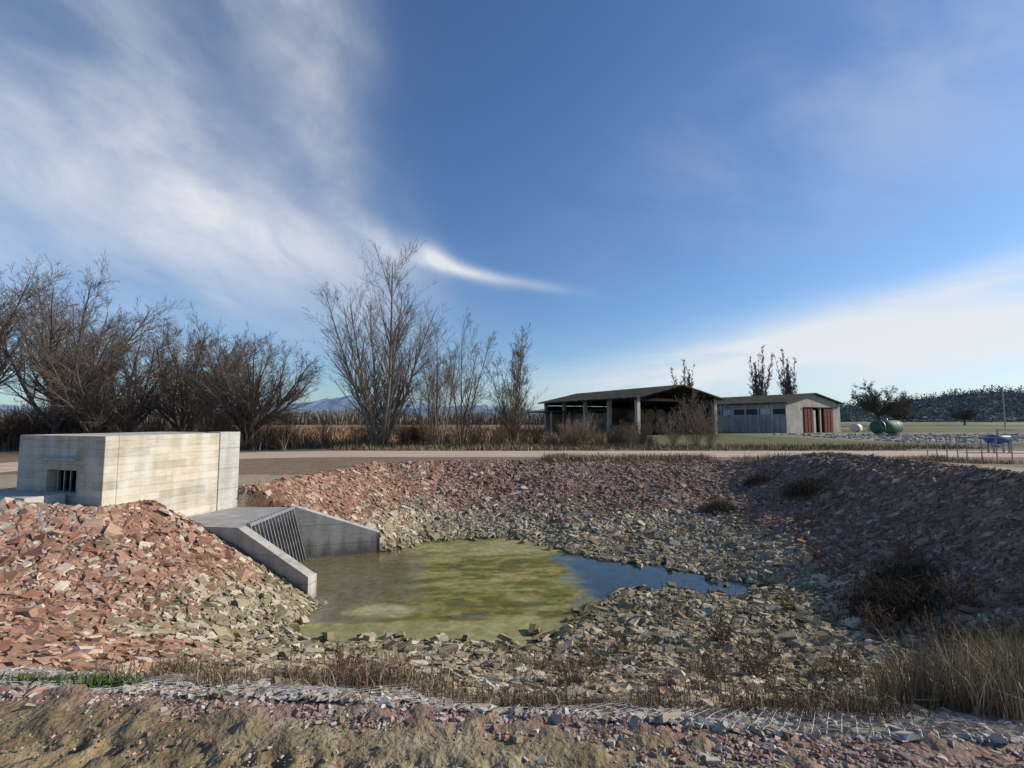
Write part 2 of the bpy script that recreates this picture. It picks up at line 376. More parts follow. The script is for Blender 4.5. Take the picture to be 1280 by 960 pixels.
rocks('field_rubble',px,py,R.uniform(.08,.3,n),gg,.6,.2,slope=False)

# ---------------------------------------------------------------- prisms / trees
def prisms(P0,P1,R0,R1,n=3):
    P0=np.asarray(P0);P1=np.asarray(P1);d=P1-P0;d/=np.linalg.norm(d,axis=1)[:,None]+1e-9
    ref=np.where(np.abs(d[:,2:3])<.9,np.array([[0,0,1.]]),np.array([[1.,0,0]]))
    a=np.cross(d,ref);a/=np.linalg.norm(a,axis=1)[:,None]+1e-9;b=np.cross(d,a)
    V=[]
    for P,r in((P0,R0),(P1,R1)):
        for i in range(n):
            t=2*math.pi*i/n;V.append(P+np.asarray(r)[:,None]*(a*math.cos(t)+b*math.sin(t)))
    V=np.stack(V,1);N=len(P0)
    q=np.array([(i,(i+1)%n,n+(i+1)%n,n+i) for i in range(n)])
    F=(q[None]+(np.arange(N)*2*n)[:,None,None]).reshape(-1,4)
    return V.reshape(-1,3),F
def gen_tree(seed,stems,slen,sang,up,counts,ratio,angs,r0,jit=.12,first=.2,trunk=0,taper=.55):
    g=np.random.RandomState(seed);S=[]
    def unit(v):return v/math.sqrt(v[0]*v[0]+v[1]*v[1]+v[2]*v[2])
    stack=[]
    base=np.zeros(3)
    if trunk>0:
        S.append((np.array([0,0,-.2]),np.array([0,0,trunk*.5]),r0*1.9,r0*1.5));S.append((np.array([0,0,trunk*.5]),np.array([.02,0,trunk]),r0*1.5,r0*1.3));base=np.array([0,0,trunk*.96])
    for i in range(stems):
        az=2*math.pi*(i+g.uniform(-.3,.3))/stems;an=g.uniform(*sang)
        if i==0:an*=.3
        d=np.array([math.sin(an)*math.cos(az),math.sin(an)*math.sin(az),math.cos(an)])
        off=np.zeros(3) if trunk>0 else np.array([math.cos(az),math.sin(az),0])*r0*1.3+np.array([0,0,-.15])
        stack.append((base+off,d,slen*g.uniform(.75,1.05)*(1.1 if i==0 else 1),r0*g.uniform(.7,1),0))
    while stack:
        p,d,L,r,lv=stack.pop()
        ns=[9,5,3,2,2][lv];step=L/ns
        nc=counts[lv] if lv<len(counts) else 0
        kids=sorted(g.uniform(first if lv==0 else .12,.97,nc))if nc else []
        ki=0;rend=r*.15 if nc else r*.5
        J=g.normal(0,jit*(1+.4*lv),(ns,3));J[:,2]+=up[min(lv,len(up)-1)]
        for s in range(ns):
            d=unit(d+J[s])
            q=p+d*step;ra=r+(rend-r)*(s/ns);rb=r+(rend-r)*((s+1)/ns)
            S.append((p,q,ra,rb))
            while ki<len(kids) and kids[ki]<(s+1)/ns:
                f=kids[ki];ki+=1
                t=f*ns-s;pp=p+(q-p)*t
                ang=g.uniform(*angs[lv]);ref=g.normal(0,1,3);pr=unit(ref-d*ref.dot(d))
                dd=unit(d*math.cos(ang)+pr*math.sin(ang))
                prof=(1-f*taper)
                l2=L*ratio[lv]*prof*g.uniform(.55,1.25)
                rr=max(min(r+(rend-r)*f,r)*.5,.006)
                stack.append((pp,dd,l2,rr,lv+1))
            p=q
    return tuple(np.array([s[i] for s in S]) for i in range(4))
def tree_geo(seed,thick,thin,minr=.006,**k):
    P0,P1,A,B=gen_tree(seed,**k)
    A=np.maximum(A,minr);B=np.maximum(B,minr*.6)
    big=A>.03
    V1,F1=prisms(P0[big],P1[big],A[big],B[big],7);V2,F2=prisms(P0[~big],P1[~big],A[~big],B[~big],3)
    def cc(a,n):
        t=np.clip((np.repeat(a,2*n)-.012)/.07,0,1)[:,None];return np.array(thin)*(1-t)+np.array(thick)*t
    c1=cc(A[big],7);c2=cc(A[~big],3);c2=c2*np.repeat(R.uniform(.75,1.25,(~big).sum()),6)[:,None]
    return np.concatenate([V1,V2]),np.concatenate([F1,F2+len(V1)]),np.concatenate([c1,c2])
def tree_mesh(name,*a,**k):
    V,F,c=tree_geo(*a,**k);return mk_mesh(name,V,F,M_bark,c)
def place(ob,x,y,rz=0,s=1,sz=None):
    ob.location=(x,y,float(H(np.array([x]),np.array([y]))[0])-.05);ob.rotation_euler=(0,0,rz);ob.scale=(s,s,sz or s);return ob
def inst(src,name,x,y,rz,s,sz=None):
    o=bpy.data.objects.new(name,src.data);sc.collection.objects.link(o);return place(o,x,y,rz,s,sz)
GREY=(.20,.18,.15);TW=(.22,.17,.125);RB=(.14,.105,.08);DK=(.13,.105,.085)
big=tree_mesh('bare_poplar_tree',3,GREY,(.19,.16,.13),minr=.0055,stems=9,slen=10.9,sang=(.12,.5),up=[.02,.045,.05,.03],counts=[28,9,4],ratio=[.38,.5,.6],angs=[(.35,.65),(.35,.7),(.35,.8)],r0=.15,jit=.028,first=.14,taper=.5)
place(big,-8.15,30,0.3,1.0)
slim=tree_mesh('bare_ash_tree',5,GREY,TW,minr=.0055,stems=4,slen=7.6,sang=(.08,.34),up=[.03,.05,.05],counts=[18,8,4],ratio=[.42,.5,.6],angs=[(.35,.7),(.4,.8),(.4,.9)],r0=.07,jit=.045,first=.18,taper=.5)
place(slim,-3.2,31,0,1.02)
inst(slim,'bare_ash_tree',-5.4,32,2.1,.95);inst(slim,'bare_ash_tree',-4.4,29.5,4.1,.8,.95)
upr=tree_mesh('bare_columnar_tree',8,GREY,(.22,.17,.12),stems=9,slen=7.0,sang=(.04,.26),up=[.02,.08,.06],counts=[20,8,5],ratio=[.38,.5,.55],angs=[(.3,.6),(.3,.7),(.4,.8)],r0=.06,jit=.04,first=.1,taper=.6)
place(upr,0.1,32,0,1.08,1.02)
wil=tree_mesh('bare_willow_tree',12,(.12,.1,.08),RB,minr=.0062,stems=9,slen=6.4,sang=(.25,1.0),up=[.05,.06,.04],counts=[22,8,5],ratio=[.46,.5,.6],angs=[(.4,.8),(.4,.8),(.4,.9)],r0=.13,jit=.07,first=.15,trunk=.8,taper=.5)
place(wil,-15.6,28.5,.4,.97)
wil2=tree_mesh('bare_willow_tree',15,(.11,.095,.08),(.12,.095,.078),minr=.0065,stems=8,slen=8.4,sang=(.2,.8),up=[.04,.06,.04],counts=[22,9,5],ratio=[.44,.5,.6],angs=[(.4,.8),(.4,.8),(.4,.9)],r0=.16,jit=.06,first=.18,trunk=1.2,taper=.5)
place(wil2,-26.5,28,1.2,1.02)
inst(wil,'bare_willow_tree',-21.2,31,2.4,1.14);inst(wil2,'bare_willow_tree',-31.5,27.5,3.5,1.16);inst(wil,'bare_willow_tree',-27,34,5.0,1.2)
inst(wil2,'bare_willow_tree',-38,31,.5,1.2);inst(wil,'bare_willow_tree',-18.4,34,1.0,1.08);inst(wil2,'bare_willow_tree',-33,36,4.0,1.25);inst(wil,'bare_willow_tree',-45,35,4.4,1.3)
inst(wil,'bare_willow_tree',-23.8,27.5,0.2,.88);inst(wil,'bare_willow_tree',-24,36,3.2,1.2)
bV,bF,bC=tree_geo(21,(.2,.16,.12),(.27,.21,.15),stems=24,slen=3.0,sang=(.05,.6),up=[.03,.05,.05],counts=[11,4],ratio=[.4,.5],angs=[(.3,.7),(.4,.8)],r0=.018,jit=.08,first=.12)
bush=mk_mesh('bare_shrub',bV,bF,M_bark,bC)
place(bush,11.6,30.5,0,1.05,1.2);inst(bush,'bare_shrub',12.8,31.2,2,.8);inst(bush,'bare_shrub',10.5,31.5,1,.8);inst(bush,'bare_shrub',5.2,33,1,.75)
def shrub_mass(name,pts,tint):
    V=[];F=[];K=[];o=0
    for (a,b_,s,rz,k) in pts:
        c,s_=math.cos(rz),math.sin(rz);v=bV*s;v=np.column_stack([v[:,0]*c-v[:,1]*s_+a,v[:,0]*s_+v[:,1]*c+b_,v[:,2]])
        V.append(v);F.append(bF+o);o+=len(v);K.append(bC*np.array(tint)*k)
    return mk_mesh(name,np.concatenate(V),np.concatenate(F),M_bark,np.concatenate(K))
g=R
shrub_mass('undergrowth_thicket',[(g.uniform(-44,-14.5),g.uniform(26.5,33),g.uniform(.5,1.2),g.uniform(0,6),g.uniform(.6,1.2)) for i in range(66)],(.42,.38,.37))
shrub_mass('undergrowth_brush',[(g.uniform(-12.5,9),g.uniform(29.5,34),g.uniform(.25,.72),g.uniform(0,6),g.uniform(.5,1.2)) for i in range(50)],(.7,.62,.55))
pop=tree_mesh('columnar_poplar_tree',31,DK,(.17,.135,.11),minr=.022,stems=13,slen=15,sang=(.02,.12),up=[.02,.1,.08],counts=[40,8,4],ratio=[.17,.55,.6],angs=[(.3,.55),(.3,.7),(.4,.8)],r0=.13,jit=.02,first=.05,taper=.75)
place(pop,56.5,110,0,1.3,1.17);inst(pop,'columnar_poplar_tree',63,109,2,1.3,1.13);inst(pop,'columnar_poplar_tree',38,104,4,1.2,.92)
oak=tree_mesh('broad_oak_tree',41,DK,(.13,.105,.085),minr=.026,stems=12,slen=6.6,sang=(.25,1.3),up=[.01,.03,.02],counts=[18,9,5],ratio=[.45,.5,.6],angs=[(.4,1.),(.4,1.),(.4,1.)],r0=.26,jit=.08,first=.2,trunk=2.2,taper=.4)
place(oak,99,130,1.0,1.3);inst(oak,'broad_oak_tree',120,150,2,.8);inst(oak,'broad_oak_tree',141,150,3,.7)

# ---------------------------------------------------------------- blades
def blades(name,bx,by,h,w,col,lean=.35,mat=None,bz=None,link=True):
    n=len(bx);z=H(bx,by) if bz is None else bz
    a=R.uniform(0,2*np.pi,n);l=np.abs(R.normal(0,lean,n));o=R.uniform(0,2*np.pi,n)
    B=np.stack([bx,by,z-.02],1);D=np.stack([np.cos(a),np.sin(a),np.zeros(n)],1);Wd=np.stack([np.cos(o),np.sin(o),np.zeros(n)],1)*(w*.5)[:,None]
    up=np.array([0,0,1.])
    Mi=B+up*(h*.55)[:,None]+D*(h*l*.35)[:,None];T=B+up*(h*np.cos(np.minimum(l,1.2)))[:,None]+D*(h*l)[:,None]
    V=np.stack([B-Wd,B+Wd,Mi-Wd*.75,Mi+Wd*.75,T],1).reshape(-1,3)
    q=np.array([(0,1,3),(0,3,2),(2,3,4)]);F=(q[None]+(np.arange(n)*5)[:,None,None]).reshape(-1,3)
    return mk_mesh(name,V,F,mat or M_grass,np.repeat(col,5,axis=0))
def pal(n,P,v=.25):
    P=np.array(P);return P[R.randint(0,len(P),n)]*R.uniform(1-v,1+v,(n,1))
STRAW=[(.42,.32,.18),(.34,.25,.14),(.27,.19,.1),(.5,.4,.25)];BR=[(.19,.125,.075),(.25,.17,.1),(.15,.1,.065),(.31,.23,.14)]
DKB=[(.1,.07,.045),(.075,.055,.035),(.13,.085,.05),(.06,.055,.03)];GR=[(.07,.11,.03),(.1,.14,.04),(.05,.08,.025)]
def tufts(name,cx,cy,rad,per,hh,ww,P,lean=.4):
    n=len(cx)*per;bx=np.repeat(cx,per)+R.normal(0,1,n)*np.repeat(rad,per);by=np.repeat(cy,per)+R.normal(0,1,n)*np.repeat(rad,per)
    h=np.repeat(hh,per)*R.uniform(.4,1.1,n)
    return blades(name,bx,by,h,np.full(n,ww)*R.uniform(.6,1.4,n),pal(n,P)*np.repeat(R.uniform(.7,1.2,len(cx)),per)[:,None],lean)
k=130;cx=np.concatenate([R.uniform(1.5,8.5,k),R.uniform(9.5,19,120)]);cy=np.concatenate([20.9+R.uniform(-.4,.5,k),19.8+R.uniform(-1.6,1.2,120)])
tufts('dry_grass_verge',cx,cy,np.full(len(cx),.24),60,R.uniform(.12,.38,len(cx)),.02,STRAW+STRAW+BR)
k=160;cx=R.uniform(-10,22,k);cy=27+R.uniform(0,1.6,k);tufts('dry_grass_verge',cx,cy,np.full(k,.35),45,R.uniform(.15,.45,k),.03,BR+STRAW[:2]+[(.1,.13,.04)])
cl_c=[(-2.1,3.75,.35,18),(-1.1,3.65,.3,20),(-.35,3.55,.16,10),(.15,3.42,.25,18),(-2.6,3.8,.2,8),(.9,3.5,.3,12),(1.7,3.5,.3,8),(2.3,3.4,.2,8)]
cx=np.concatenate([a+R.normal(0,s,q) for a,b_,s,q in cl_c]);cy=np.concatenate([b_+R.normal(0,.14,q) for a,b_,s,q in cl_c]);k=len(cx)
tufts('brown_weeds',cx,cy,np.full(k,.085),85,R.uniform(.06,.27,k),.0055,BR+BR+DKB+[(.22,.12,.085)],.85)
k=110;cx=R.uniform(-2.2,6,k);cy=R.uniform(3.8,7.3,k);tufts('brown_weeds',cx,cy,np.full(k,.12),55,R.uniform(.06,.3,k),.007,BR+STRAW[:2]+DKB[:2],.65)
k=18;cx=-3.0+R.normal(0,.28,k);cy=3.42+R.normal(0,.09,k);tufts('green_weeds',cx,cy,np.full(k,.06),90,R.uniform(.05,.14,k),.016,[(.06,.09,.025),(.08,.12,.035),(.045,.065,.02)],1.0)
k=7;cx=np.array([-1.95,.35,.6,1.25,1.3,4.2,-1.8]);cy=np.array([3.1,3.7,3.75,3.2,3.25,3.9,3.15]);tufts('green_weeds',cx,cy,np.full(k,.06),90,np.full(k,.07),.01,GR+[(.2,.2,.06)],.8)
cx=np.array([3.05,3.3,3.55,3.8,3.3,4.05,3.6,3.2,4.3,3.9,4.5,4.7,5.2,5.6]);cy=np.array([3.75,3.7,3.5,3.8,3.35,4.1,4.2,4.3,4.1,3.9,4.5,5.0,5.2,5.7])
tufts('tall_dry_grass',cx,cy,np.full(14,.095),230,np.array([.62,.7,.74,.6,.45,.62,.5,.5,.6,.6,.6,.6,.6,.6]),.007,STRAW+STRAW+BR,.4)
k=150;cx=R.uniform(.8,9,k);cy=R.uniform(7.0,14.5,k);q=~pin(POOL,cx,cy);cx,cy=cx[q],cy[q];tufts('marsh_weeds',cx,cy,np.full(len(cx),.18),50,R.uniform(.06,.26,len(cx)),.010,DKB+BR+[(.13,.12,.05)],.6)
k=110;cx=R.uniform(.6,5.8,k);cy=R.uniform(7.4,12.6,k);q=(~pin(POOL,cx,cy))&(pdist(POOL,cx,cy)<1.0);cx,cy=cx[q],cy[q];tufts('green_reeds',cx,cy,np.full(len(cx),.22),65,R.uniform(.04,.13,len(cx)),.012,[(.12,.13,.05),(.16,.16,.06),(.09,.1,.035)],.5)
weed=tree_mesh('dry_weed_plant',51,(.16,.1,.06),(.18,.12,.075),minr=.003,stems=9,slen=.75,sang=(.05,.5),up=[.05,.05],counts=[10,5],ratio=[.4,.4],angs=[(.4,.8),(.4,.9)],r0=.005,jit=.08,first=.25)
place(weed,3.2,7.6,0,1.0)
for (a,b,s) in((-1.55,4.6,.6),(.5,4.7,.6),(.75,5.0,.5),(2.0,3.7,.5),(2.1,5.2,.6),(4.3,6.4,.9),(-1.3,3.7,.4),(1.7,4.4,.45),(2.6,4.2,.6),(3.9,5.0,.9),(4.6,5.2,1.0),(.1,3.5,.3),(-.6,3.55,.3),(5.6,7.6,1.0),(4.9,8.8,.7),(-1.0,3.5,.35),(-1.7,3.6,.3),(.3,3.45,.35),(1.0,6.2,.6),(2.9,6.0,.8),(3.6,6.9,.7),(5.9,6.8,1.1),(6.9,7.6,1.1),(1.6,7.2,.5),(7.6,9.5,1.0),(6.6,10.6,.8),(7.4,12.6,.8)):
    inst(weed,'dry_weed_plant',a,b,a*7,s)
def bramble(name,x,y,r,h,n):
    bx=x+R.normal(0,r*.5,n);by=y+R.normal(0,r*.5,n);blades(name,bx,by,R.uniform(.3,1,n)*h,R.uniform(.006,.018,n),pal(n,DKB),.8)
bramble('bramble_bush',6.4,8.3,.6,.5,2500);bramble('bramble_bush',7.0,8.9,.5,.4,1500);bramble('bramble_bush',8.6,14.3,.5,.5,1500);bramble('bramble_bush',6.3,14.9,.45,.35,900);bramble('bramble_bush',8.2,16.4,.4,.35,700);bramble('bramble_bush',5.3,5.3,.6,.5,2200);bramble('bramble_bush',6.2,6.2,.6,.5,2000)
n=9000;bx=R.uniform(-48,-12.5,n);by=R.uniform(26.8,33,n)
blades('thicket_stems',bx,by,R.uniform(.3,1.8,n),R.uniform(.015,.05,n),pal(n,DKB+BR),.7)
n=9000;bx=R.uniform(-13,9.5,n);by=R.uniform(29,36,n)
blades('brush_stems',bx,by,R.uniform(.15,.9,n)*np.clip(fbm(bx*.7,by*.7,3,72)*1.9-.25,.1,1.3),R.uniform(.015,.04,n),pal(n,BR+STRAW[:2]+DKB),.6)
n=6000;bx=R.uniform(-12,28,n);by=R.uniform(28,31,n)
blades('grass_strip',bx,by,R.uniform(.1,.4,n),R.uniform(.02,.04,n),pal(n,BR+GR),.5)
n=16000;by=R.uniform(34,90,n);bx=R.uniform(-1,.2,n)*by*.95+3
blades('dry_field_stubble',bx,by,R.uniform(.2,.7,n),R.uniform(.04,.14,n),pal(n,[(.28,.165,.095),(.34,.22,.12),(.22,.13,.075)]),.5)
n=26000;bx=R.uniform(-420,60,n);by=R.uniform(170,230,n)
hh=R.uniform(.3,1,n)*(2+13*fbm(bx*.05,by*.02,4,73)**1.6)
blades('distant_treeline',bx,by,hh,R.uniform(.15,.6,n),pal(n,[(.2,.165,.14),(.17,.145,.13),(.23,.185,.15),(.13,.14,.115)]),.45,M_leaf)
# ---------------------------------------------------------------- hills
def ridge(name,x0,x1,y,depth,hf,mat,nx=160,nyy=18,colf=None):
    xs=np.linspace(x0,x1,nx);t=np.linspace(0,1,nyy);X,T=np.meshgrid(xs,t);Yy=y+T*depth
    Z=hf(X)*np.sin(T*np.pi/2)**.8*(.9+.2*fbm(X/60,Yy/60,3,4))-1
    V=np.stack([X,Yy,Z],-1).reshape(-1,3);I=np.arange(nx*nyy).reshape(nyy,nx)
    F=np.stack([I[:-1,:-1],I[:-1,1:],I[1:,1:],I[1:,:-1]],-1).reshape(-1,4)
    return mk_mesh(name,V,F,mat,colf(V),True)
hf=lambda X:5+27*sstep(190,620,X)+10*(fbm(X/70,X*0,3,19)-.4)
ridge('wooded_hill',150,1000,380,150,hf,M_leaf,colf=lambda V:np.ones((len(V),1))*np.array([.14,.155,.15]))  # ridge colour has aerial haze mixed in
n=80000;hx=R.uniform(150,900,n);t=R.rand(n);hy=380+t*150
clump=fbm(hx/8,hy/8,2,84)
hz=hf(hx)*np.sin(t*np.pi/2)**.8*(.9+.2*fbm(hx/60,hy/60,3,4))-1+R.uniform(0,1,n)*9*sstep(.35,.8,clump)
s=R.uniform(.5,1.3,n)
Rt=R.normal(0,1,(n,4,3));v=Rt/np.linalg.norm(Rt,axis=2)[:,:,None]*s[:,None,None]+np.stack([hx,hy,hz],1)[:,None,:]
q=np.array([(0,1,3),(1,2,3),(2,0,3),(0,2,1)]);F=(q[None]+(np.arange(n)*4)[:,None,None]).reshape(-1,3)
cl_=fbm(hx/18,hy/18,3,83)[:,None]
cc=np.where(cl_>.5,pal(n,[(.07,.09,.05),(.06,.075,.045)],.15),pal(n,[(.16,.13,.105),(.13,.115,.095),(.1,.1,.075)],.15))+np.array([.055,.075,.1])  # bluish offset paints aerial haze into the canopy colours
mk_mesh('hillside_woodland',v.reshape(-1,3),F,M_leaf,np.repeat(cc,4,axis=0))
M_hill=attr_mat('haze_tinted_mountain',1,.002,.9,1.1,0,spec=0)  # aerial perspective is carried by the base colour
hm=lambda X:210+170*np.exp(-((X+2700)/1100)**2)+150*(fbm(X/700,X*0,5,44)-.5)*2+160*np.exp(-((X+5200)/1500)**2)-120*sstep(-1200,1600,X)
ridge('mountain_range',-9000,3500,6500,1500,hm,M_hill,300,20,lambda V:np.ones((len(V),1))*np.array([.23,.30,.40])+(.03*(fbm(V[:,0]/500,V[:,2]/90,4,6)-.5))[:,None])  # blue-grey is distance haze painted on the slopes
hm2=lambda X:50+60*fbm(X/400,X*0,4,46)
ridge('distant_hills',-4500,5200,3000,700,hm2,M_hill,300,12,lambda V:np.ones((len(V),1))*np.array([.19,.24,.28]))  # same painted distance haze, nearer and greyer

# ---------------------------------------------------------------- water
wx=np.linspace(-6.6,6,360);wy=np.linspace(7,15.3,240);X,Y=np.meshgrid(wx,wy)
V=np.stack([X,Y,np.full(X.shape,WZ)],-1).reshape(-1,3);x,y=V[:,0],V[:,1]
qx=x+2.2*(fbm(x*.8,y*1.1,4,101)-.5);qy=y+1.3*(fbm(x*.9+9,y*.9,4,103)-.5)
alg=1-sstep(.9,1.9,qx-.1*(qy-11))
alg*=sstep(-3.3,-1.3,qx+.15*(y-10))
fe=y-(8.2+.04*(x+1.5))+.3*(fbm(x*1.7,y*1.7,3,115)-.5)
front=(1-sstep(.42,.56,fe))*(1-sstep(.6,1.4,x))
ex=x+.5*(fbm(x*2,y*2,3,117)-.5);ey=y+.3*(fbm(x*2,y*3,3,119)-.5)
patch=1-sstep(.55,1.1,np.sqrt(((ex+2.25)/.85)**2+((ey-9.1)/.33)**2)+.8*(fbm(x*4,y*5,3,121)-.5))
isl=np.exp(-(((qx+.1)/1.7)**2+((qy-13.5)/.6)**2))
stk=fbm(x*1.1+y*.9,y*3.2-x*.8,5,105);stk2=fbm(x*3,y*5,4,109);st3=fbm(x*7,y*9,3,111)
alg2=np.clip(alg*sstep(.22,.5,stk+.14)+front*1.0+isl*.9+patch,0,1)
cb=np.array([.17,.135,.07]);cg=np.array([.20,.175,.033]);cg2=np.array([.115,.11,.02]);cy_=np.array([.33,.29,.13]);cw=np.array([.035,.045,.045])
cfr=np.array([.30,.275,.115])
base_=mix(cg2*np.ones((len(x),3)),cg,sstep(.38,.58,stk)[:,None])
hi=np.clip(isl*1.0+.6*sstep(.52,.72,stk)+.45*sstep(.52,.7,stk2),0,1)[:,None]
col=mix(base_,cy_,hi);col=mix(col,cfr*(.75+.5*stk2[:,None]),front[:,None]*.95)
openw=mix(cb*np.ones((len(x),3)),cw*np.ones((len(x),3)),sstep(.8,1.8,qx)[:,None])
col=mix(openw,col,np.clip(alg2*1.3,0,1)[:,None])
col=mix(col,np.array([.34,.30,.18])*(.7+.6*st3[:,None]),patch[:,None]*.85)*(.82+.36*st3[:,None])
scum=np.clip(alg2*(.5+.7*stk2)+front*.35+patch*.3+.5*sstep(.6,.7,st3)*sstep(1.2,2.2,x)*sstep(.5,.6,stk2),0,1)
nx_=len(wx);I=np.arange(len(V)).reshape(len(wy),nx_)
F=np.stack([I[:-1,:-1],I[:-1,1:],I[1:,1:],I[1:,:-1]],-1).reshape(-1,4)
m,nt,b=newmat('algae_pond_water');N=nt.nodes;L=nt.links
at=N.new('ShaderNodeAttribute');at.attribute_name='Col';sm=N.new('ShaderNodeAttribute');sm.attribute_name='Scum'
tc=N.new('ShaderNodeTexCoord')
n3=N.new('ShaderNodeTexNoise');n3.inputs['Scale'].default_value=7;n3.inputs['Detail'].default_value=8;n3.inputs['Roughness'].default_value=.75;L.new(tc.outputs['Object'],n3.inputs['Vector'])
mr=N.new('ShaderNodeMapRange');mr.inputs[1].default_value=.3;mr.inputs[2].default_value=.7;mr.inputs[3].default_value=.6;mr.inputs[4].default_value=1.35;L.new(n3.outputs['Fac'],mr.inputs[0])
s3=N.new('ShaderNodeVectorMath');s3.operation='SCALE';L.new(at.outputs['Color'],s3.inputs[0]);L.new(mr.outputs[0],s3.inputs['Scale']);L.new(s3.outputs[0],b.inputs['Base Color'])
r3=N.new('ShaderNodeMapRange');r3.inputs[1].default_value=.3;r3.inputs[2].default_value=.9;r3.inputs[3].default_value=.04;r3.inputs[4].default_value=.7;L.new(sm.outputs['Fac'],r3.inputs[0]);L.new(r3.outputs[0],b.inputs['Roughness'])
r4=N.new('ShaderNodeMapRange');r4.inputs[3].default_value=.5;r4.inputs[4].default_value=.15;L.new(sm.outputs['Fac'],r4.inputs[0]);L.new(r4.outputs[0],b.inputs['Specular IOR Level'])
n4=N.new('ShaderNodeTexNoise');n4.inputs['Scale'].default_value=9;n4.inputs['Detail'].default_value=3;L.new(tc.outputs['Object'],n4.inputs['Vector'])
bp=N.new('ShaderNodeBump');bp.inputs['Strength'].default_value=.2;bp.inputs['Distance'].default_value=.02;L.new(n4.outputs['Fac'],bp.inputs['Height']);L.new(bp.outputs[0],b.inputs['Normal'])
wob=mk_mesh('pond_water',V,F,m,col,True)
a=wob.data.attributes.new('Scum','FLOAT','POINT');a.data.foreach_set('value',scum.astype(np.float32))

# ---------------------------------------------------------------- concrete chamber
ang=math.atan2(.945,.326)
ch=empty('concrete_chamber',(-8,9.5,0),ang)
Lx=3.07;Ly=2.75
box('wall_long',.25,2.5,0,.25,-1,1.38,M_conc,ch,.012)
box('wall_corner',0,.25,0,.78,-1,1.38,M_conc,ch,.012)
box('end_panel',2.503,Lx,-.02,.5,-1.2,1.40,M_conc2,ch,.012)
box('wall_end',2.6,Lx-.01,.503,Ly,-1,1.38,M_conc,ch,.012)
box('wall_back',0,2.597,Ly-.25,Ly,-1,1.379,M_conc,ch,.012)
box('front_wall_left',0,.25,1.75,Ly-.253,-1,1.38,M_conc,ch,.008)
box('front_wall_top',.002,.25,.783,1.747,.68,1.38,M_conc,ch,.005)
box('front_wall_bottom',.002,.25,.783,1.747,-1,.22,M_conc,ch,.005)
box('roof_slab',.255,2.59,.255,Ly-.255,1.2,1.376,M_conc,ch)
box('painted_interior_shade',.6,.62,.3,Ly-.3,-.5,1.1,M_shade,ch)  # black sheet painting the shade seen through the opening
box('lintel_shelf',-.12,-.003,.72,1.9,.88,.93,M_conc2,ch,.005)
box('concrete_step',-.75,-.1,.9,2.5,-.1,.24,M_conc2,ch,.02)
for yy_ in(.95,1.15,1.35,1.55):box('bar_%d'%int(yy_*100),.1,.13,yy_,yy_+.03,.22,.68,M_steel,ch)

# ---------------------------------------------------------------- outlet headwall
hw=empty('outlet_headwall')
def wall(name,pts,tops,th,side,bot):
    P=[np.array(p,float) for p in pts];d=[P[1]-P[0]]+[P[i+1]-P[i-1] for i in range(1,len(P)-1)]+[P[-1]-P[-2]]
    nr=[np.array([-a[1],a[0]])/np.linalg.norm(a)*side*th for a in d]
    v=[]
    for p,nv,t in zip(P,nr,tops):
        v+=[(*p,bot),(*(p+nv),bot),(*(p+nv),t),(*p,t)]
    f=[(0,1,2,3)];k=len(P)
    for i in range(k-1):
        for j in range(4):f.append((4*i+j,4*i+(j+1)%4,4*(i+1)+(j+1)%4,4*(i+1)+j))
    f.append((4*(k-1)+3,4*(k-1)+2,4*(k-1)+1,4*(k-1)))
    return pymesh(name,v,f,M_conc3,hw,.012)
wall('wing_wall_near',[(-7.72,10.3),(-5.62,10.02),(-3.96,9.6)],[-.5,-.5,-1.36],.24,1,-2.4)
wall('wing_wall_far',[(-5.6,12.38),(-3.5,12.98)],[-.46,-1.27],.24,1,-2.4)
hexa('top_slab',[(-7.66,10.54,-.75),(-5.62,10.27,-.75),(-5.6,12.375,-.75),(-7.05,12.45,-.75)],[(-7.66,10.54,-.505),(-5.62,10.27,-.505),(-5.6,12.375,-.505),(-7.05,12.45,-.505)],M_conc2,hw,.01)
box('culvert_back',-6.6,-6.5,10.3,12.4,-2.3,-.76,M_shade,hw)  # back wall coloured near-black for the shade behind the grate
gy=np.linspace(10.34,12.32,15)
for i,g_ in enumerate(gy):
    hexa('grate_bar_%d'%i,[(-5.1,g_-.012,-2.2),(-5.04,g_-.012,-2.2),(-5.04,g_+.012,-2.2),(-5.1,g_+.012,-2.2)],[(-5.6,g_-.012,-.47),(-5.53,g_-.012,-.47),(-5.53,g_+.012,-.47),(-5.6,g_+.012,-.47)],M_steel,hw)
def slant(name,t0,t1,off):
    xa=lambda t:-5.565+(.5)*t;za=lambda t:-.47-1.73*t
    v0=(xa(t0)+off,za(t0));v1=(xa(t1)+off,za(t1))
    pymesh(name,[(v0[0],10.3,v0[1]),(v0[0],12.36,v0[1]),(v1[0],12.36,v1[1]),(v1[0],10.3,v1[1]),(v0[0]-.03,10.3,v0[1]),(v0[0]-.03,12.36,v0[1]),(v1[0]-.03,12.36,v1[1]),(v1[0]-.03,10.3,v1[1])],[(0,1,2,3),(7,6,5,4),(0,4,5,1),(2,6,7,3),(0,3,7,4),(1,5,6,2)],M_steel,hw)
slant('grate_top_rail',0,.04,.045);slant('grate_mid_rail',.48,.51,-.045)

